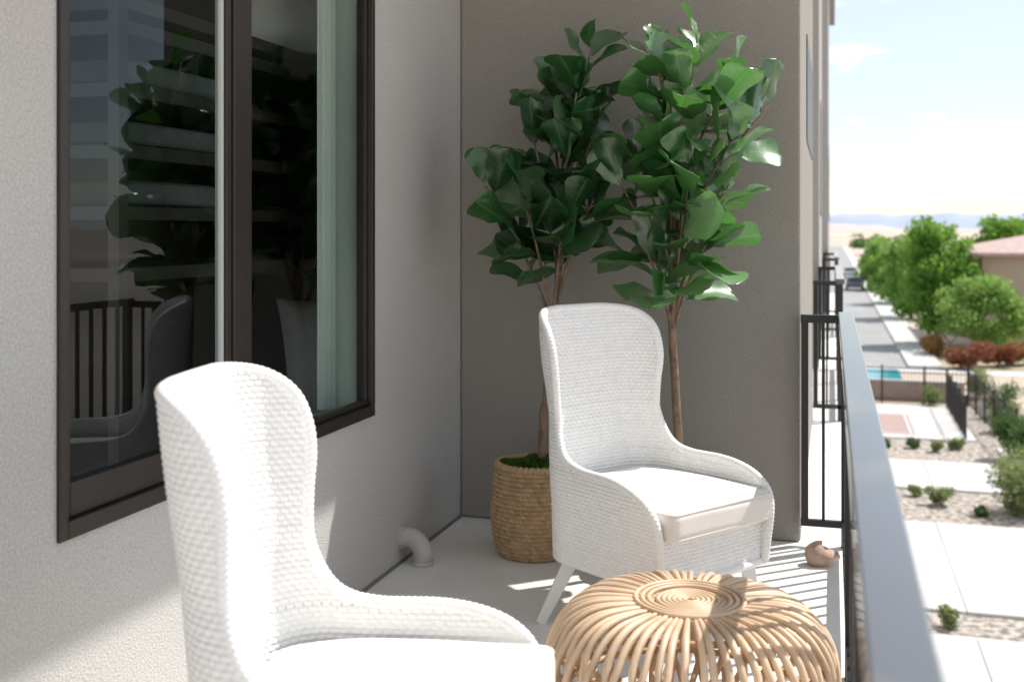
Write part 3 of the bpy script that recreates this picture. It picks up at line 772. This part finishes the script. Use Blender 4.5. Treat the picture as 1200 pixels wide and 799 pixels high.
tree(5.6,122,5.0,3.0,M['treeB'],'green tree farther along the street',5,4500,.28,.15)
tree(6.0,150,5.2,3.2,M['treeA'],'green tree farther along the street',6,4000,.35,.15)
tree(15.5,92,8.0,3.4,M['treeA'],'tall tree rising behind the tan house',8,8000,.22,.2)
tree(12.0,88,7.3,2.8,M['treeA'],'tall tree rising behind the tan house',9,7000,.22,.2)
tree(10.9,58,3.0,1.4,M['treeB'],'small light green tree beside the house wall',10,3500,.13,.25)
def shrub(x,y,w_,h,m,label,seed,n=2500,size=.07,name='shrub',grp='shrubs in the gravel beds'):
    r=np.random.default_rng(seed); cl=[]
    for i in range(9):
        a=r.random()*6.28; q=w_*.32*r.random()**.5; cl.append((x+q*math.cos(a),y+q*math.sin(a),G+h*(.25+.45*r.random()),min(w_,h)*(.22+.12*r.random())))
    mb=crown(cl,n,size,r)
    for v_ in mb.v: v_[:,2]=np.maximum(v_[:,2],G+.01)
    for i in range(14):
        a=r.random()*6.28; mb.tube([(x,y,G),(x+w_*.2*math.cos(a),y+w_*.2*math.sin(a),G+h*.45),(x+w_*.42*math.cos(a),y+w_*.42*math.sin(a),G+h*.85)],.008,4)
    return solo(name,mb,m,label,'shrub',attr='tone',group=grp)
L_='airy green shrub growing in the gravel bed'
shrub(4.25,27.2,2.0,1.8,M['shrub'],'large airy green shrub at the edge of the paved path',20,3600,.07)
shrub(4.9,30.6,1.5,1.9,M['treeD'],L_,21,3000,.07)
shrub(2.45,27.6,.75,.5,M['shrub'],'low grey green shrub in the gravel bed',22,1200,.05)
shrub(5.0,33.8,1.3,1.6,M['treeD'],L_,23,2600,.07)
for i,(x,y,w_,h) in enumerate([(2.3,34.6,.5,.35),(2.9,34.2,.45,.4),(3.5,34.8,.6,.4),(1.5,34.4,.45,.3),(4.0,27.0,.6,.4),(1.8,19.2,.4,.35),(3.2,26.8,.4,.3),(3.9,19.4,.5,.4),(5.3,38,1.2,1.2),(5.6,41,1.4,1.6),(5.4,45.5,1.3,1.4),(1.9,28.4,.35,.3)]):
    shrub(x,y,w_,h,M['shrub'] if i%3 else M['treeD'],'small rounded shrub among the gravel',30+i,int(900+1500*(w_>1)),.05)
shrub(3.55,43.0,.9,.9,M['shrub'],'green shrub in front of the block wall',50,1500,.06)
for i,(x,y,w_,h,m,lb) in enumerate([(6.0,54.9,2.6,1.35,'red','clipped dark red hedge beside the pavement'),(7.4,55.9,2.0,1.2,'red','clipped dark red hedge beside the pavement'),(4.9,60.0,1.6,1.2,'orange','orange brown hedge beneath the street tree'),(8.8,57,2.0,1.3,'orange','orange brown hedge beside the tan house')]):
    shrub(x,y,w_,h,M[m],lb,60+i,4200,.09,name='hedge',grp='coloured hedges by the street')

def car(x,y,m,label):
    e=thing('parked_car',(x,y,G),label,'car',group='cars parked along the street')
    side=[(-2.2,.35),(-2.25,.7),(-2.1,.92),(-1.5,1.0),(-1.1,1.42),(.3,1.45),(1.0,1.0),(1.9,.88),(2.2,.7),(2.22,.35)]
    mb=MB(); n=len(side)
    V=[]
    for sx_ in (-1,1):
        for (yy_,zz) in side: V.append((x+sx_*(.88 if zz<1.1 else .68),y+yy_,G+zz))
    F=[(i,(i+1)%n,n+(i+1)%n,n+i) for i in range(n)]
    mb.add(V,F)
    for s_ in (0,1):
        o=s_*n; mb.add([V[o+i] for i in range(n)],[(0,1,8,9),(1,2,7,8),(2,3,6,7),(3,4,5,6)])
    part('body',mb,m,e,bevel=.03)
    mb=MB()
    for sx_ in (-1,1):
        mb.add([(x+sx_*.875,y-1.35,G+1.04),(x+sx_*.875,y+.8,G+1.04),(x+sx_*.71,y+.2,G+1.4),(x+sx_*.71,y-1.0,G+1.4)],[(0,1,2,3)])
    mb.add([(x-.75,y-1.55,G+1.04),(x+.75,y-1.55,G+1.04),(x+.6,y-1.18,G+1.38),(x-.6,y-1.18,G+1.38)],[(0,1,2,3)])
    part('window',mb,M['winglass'],e)
    for sx_ in (-.80,.80):
        for yy_ in (-1.4,1.35):
            part('wheel',MB().tube([(x+sx_-.1,y+yy_,G+.32),(x+sx_+.1,y+yy_,G+.32)],.32,14),M['tyre'],e)
car(2.3,122,M['carpaint'],'dark car parked by the kerb'); car(2.3,152,M['carpaint2'],'silver car parked by the kerb')

def ridge(name,y,x0,x1,hf,depth,m,n=160,z0=G-2):
    xs=np.linspace(x0,x1,n); mb=MB(); rows=[]
    for k,(dy,fz) in enumerate(((0,0),(depth*.3,.55),(depth*.5,1.0),(depth,.9),(depth*1.5,0))):
        rows.append(np.stack([xs,y+dy+0*xs,z0+fz*np.array([hf(x) for x in xs])],-1))
    mb.add(np.vstack(rows),grid_faces(5,n)); return solo(name,mb,m,structure=True,smooth=True)
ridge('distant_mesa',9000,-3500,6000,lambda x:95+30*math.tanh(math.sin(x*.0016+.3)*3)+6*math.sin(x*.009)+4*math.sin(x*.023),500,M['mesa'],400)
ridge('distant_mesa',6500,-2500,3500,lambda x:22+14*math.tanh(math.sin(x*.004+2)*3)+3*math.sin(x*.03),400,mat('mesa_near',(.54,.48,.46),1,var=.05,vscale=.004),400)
ridge('hill',900,-300,700,lambda x:4+2.5*math.sin(x*.015+1)+1.2*math.sin(x*.06),120,M['hill'],200)
ridge('hill',420,-150,120,lambda x:2.8+1.5*math.sin(x*.04)+.6*math.sin(x*.17),60,M['hill'],160,z0=G-.5)
r=np.random.default_rng(5)
cl=[(x,y,G+1,2+2*r.random()) for x,y in zip(r.uniform(8,160,90),r.uniform(260,700,90))]
solo('far_woodland',crown(cl,12000,.8,r),M['treeD'],stuff=True,attr='tone',label='scattered dark bushes on the sandy plain',category='bushes')
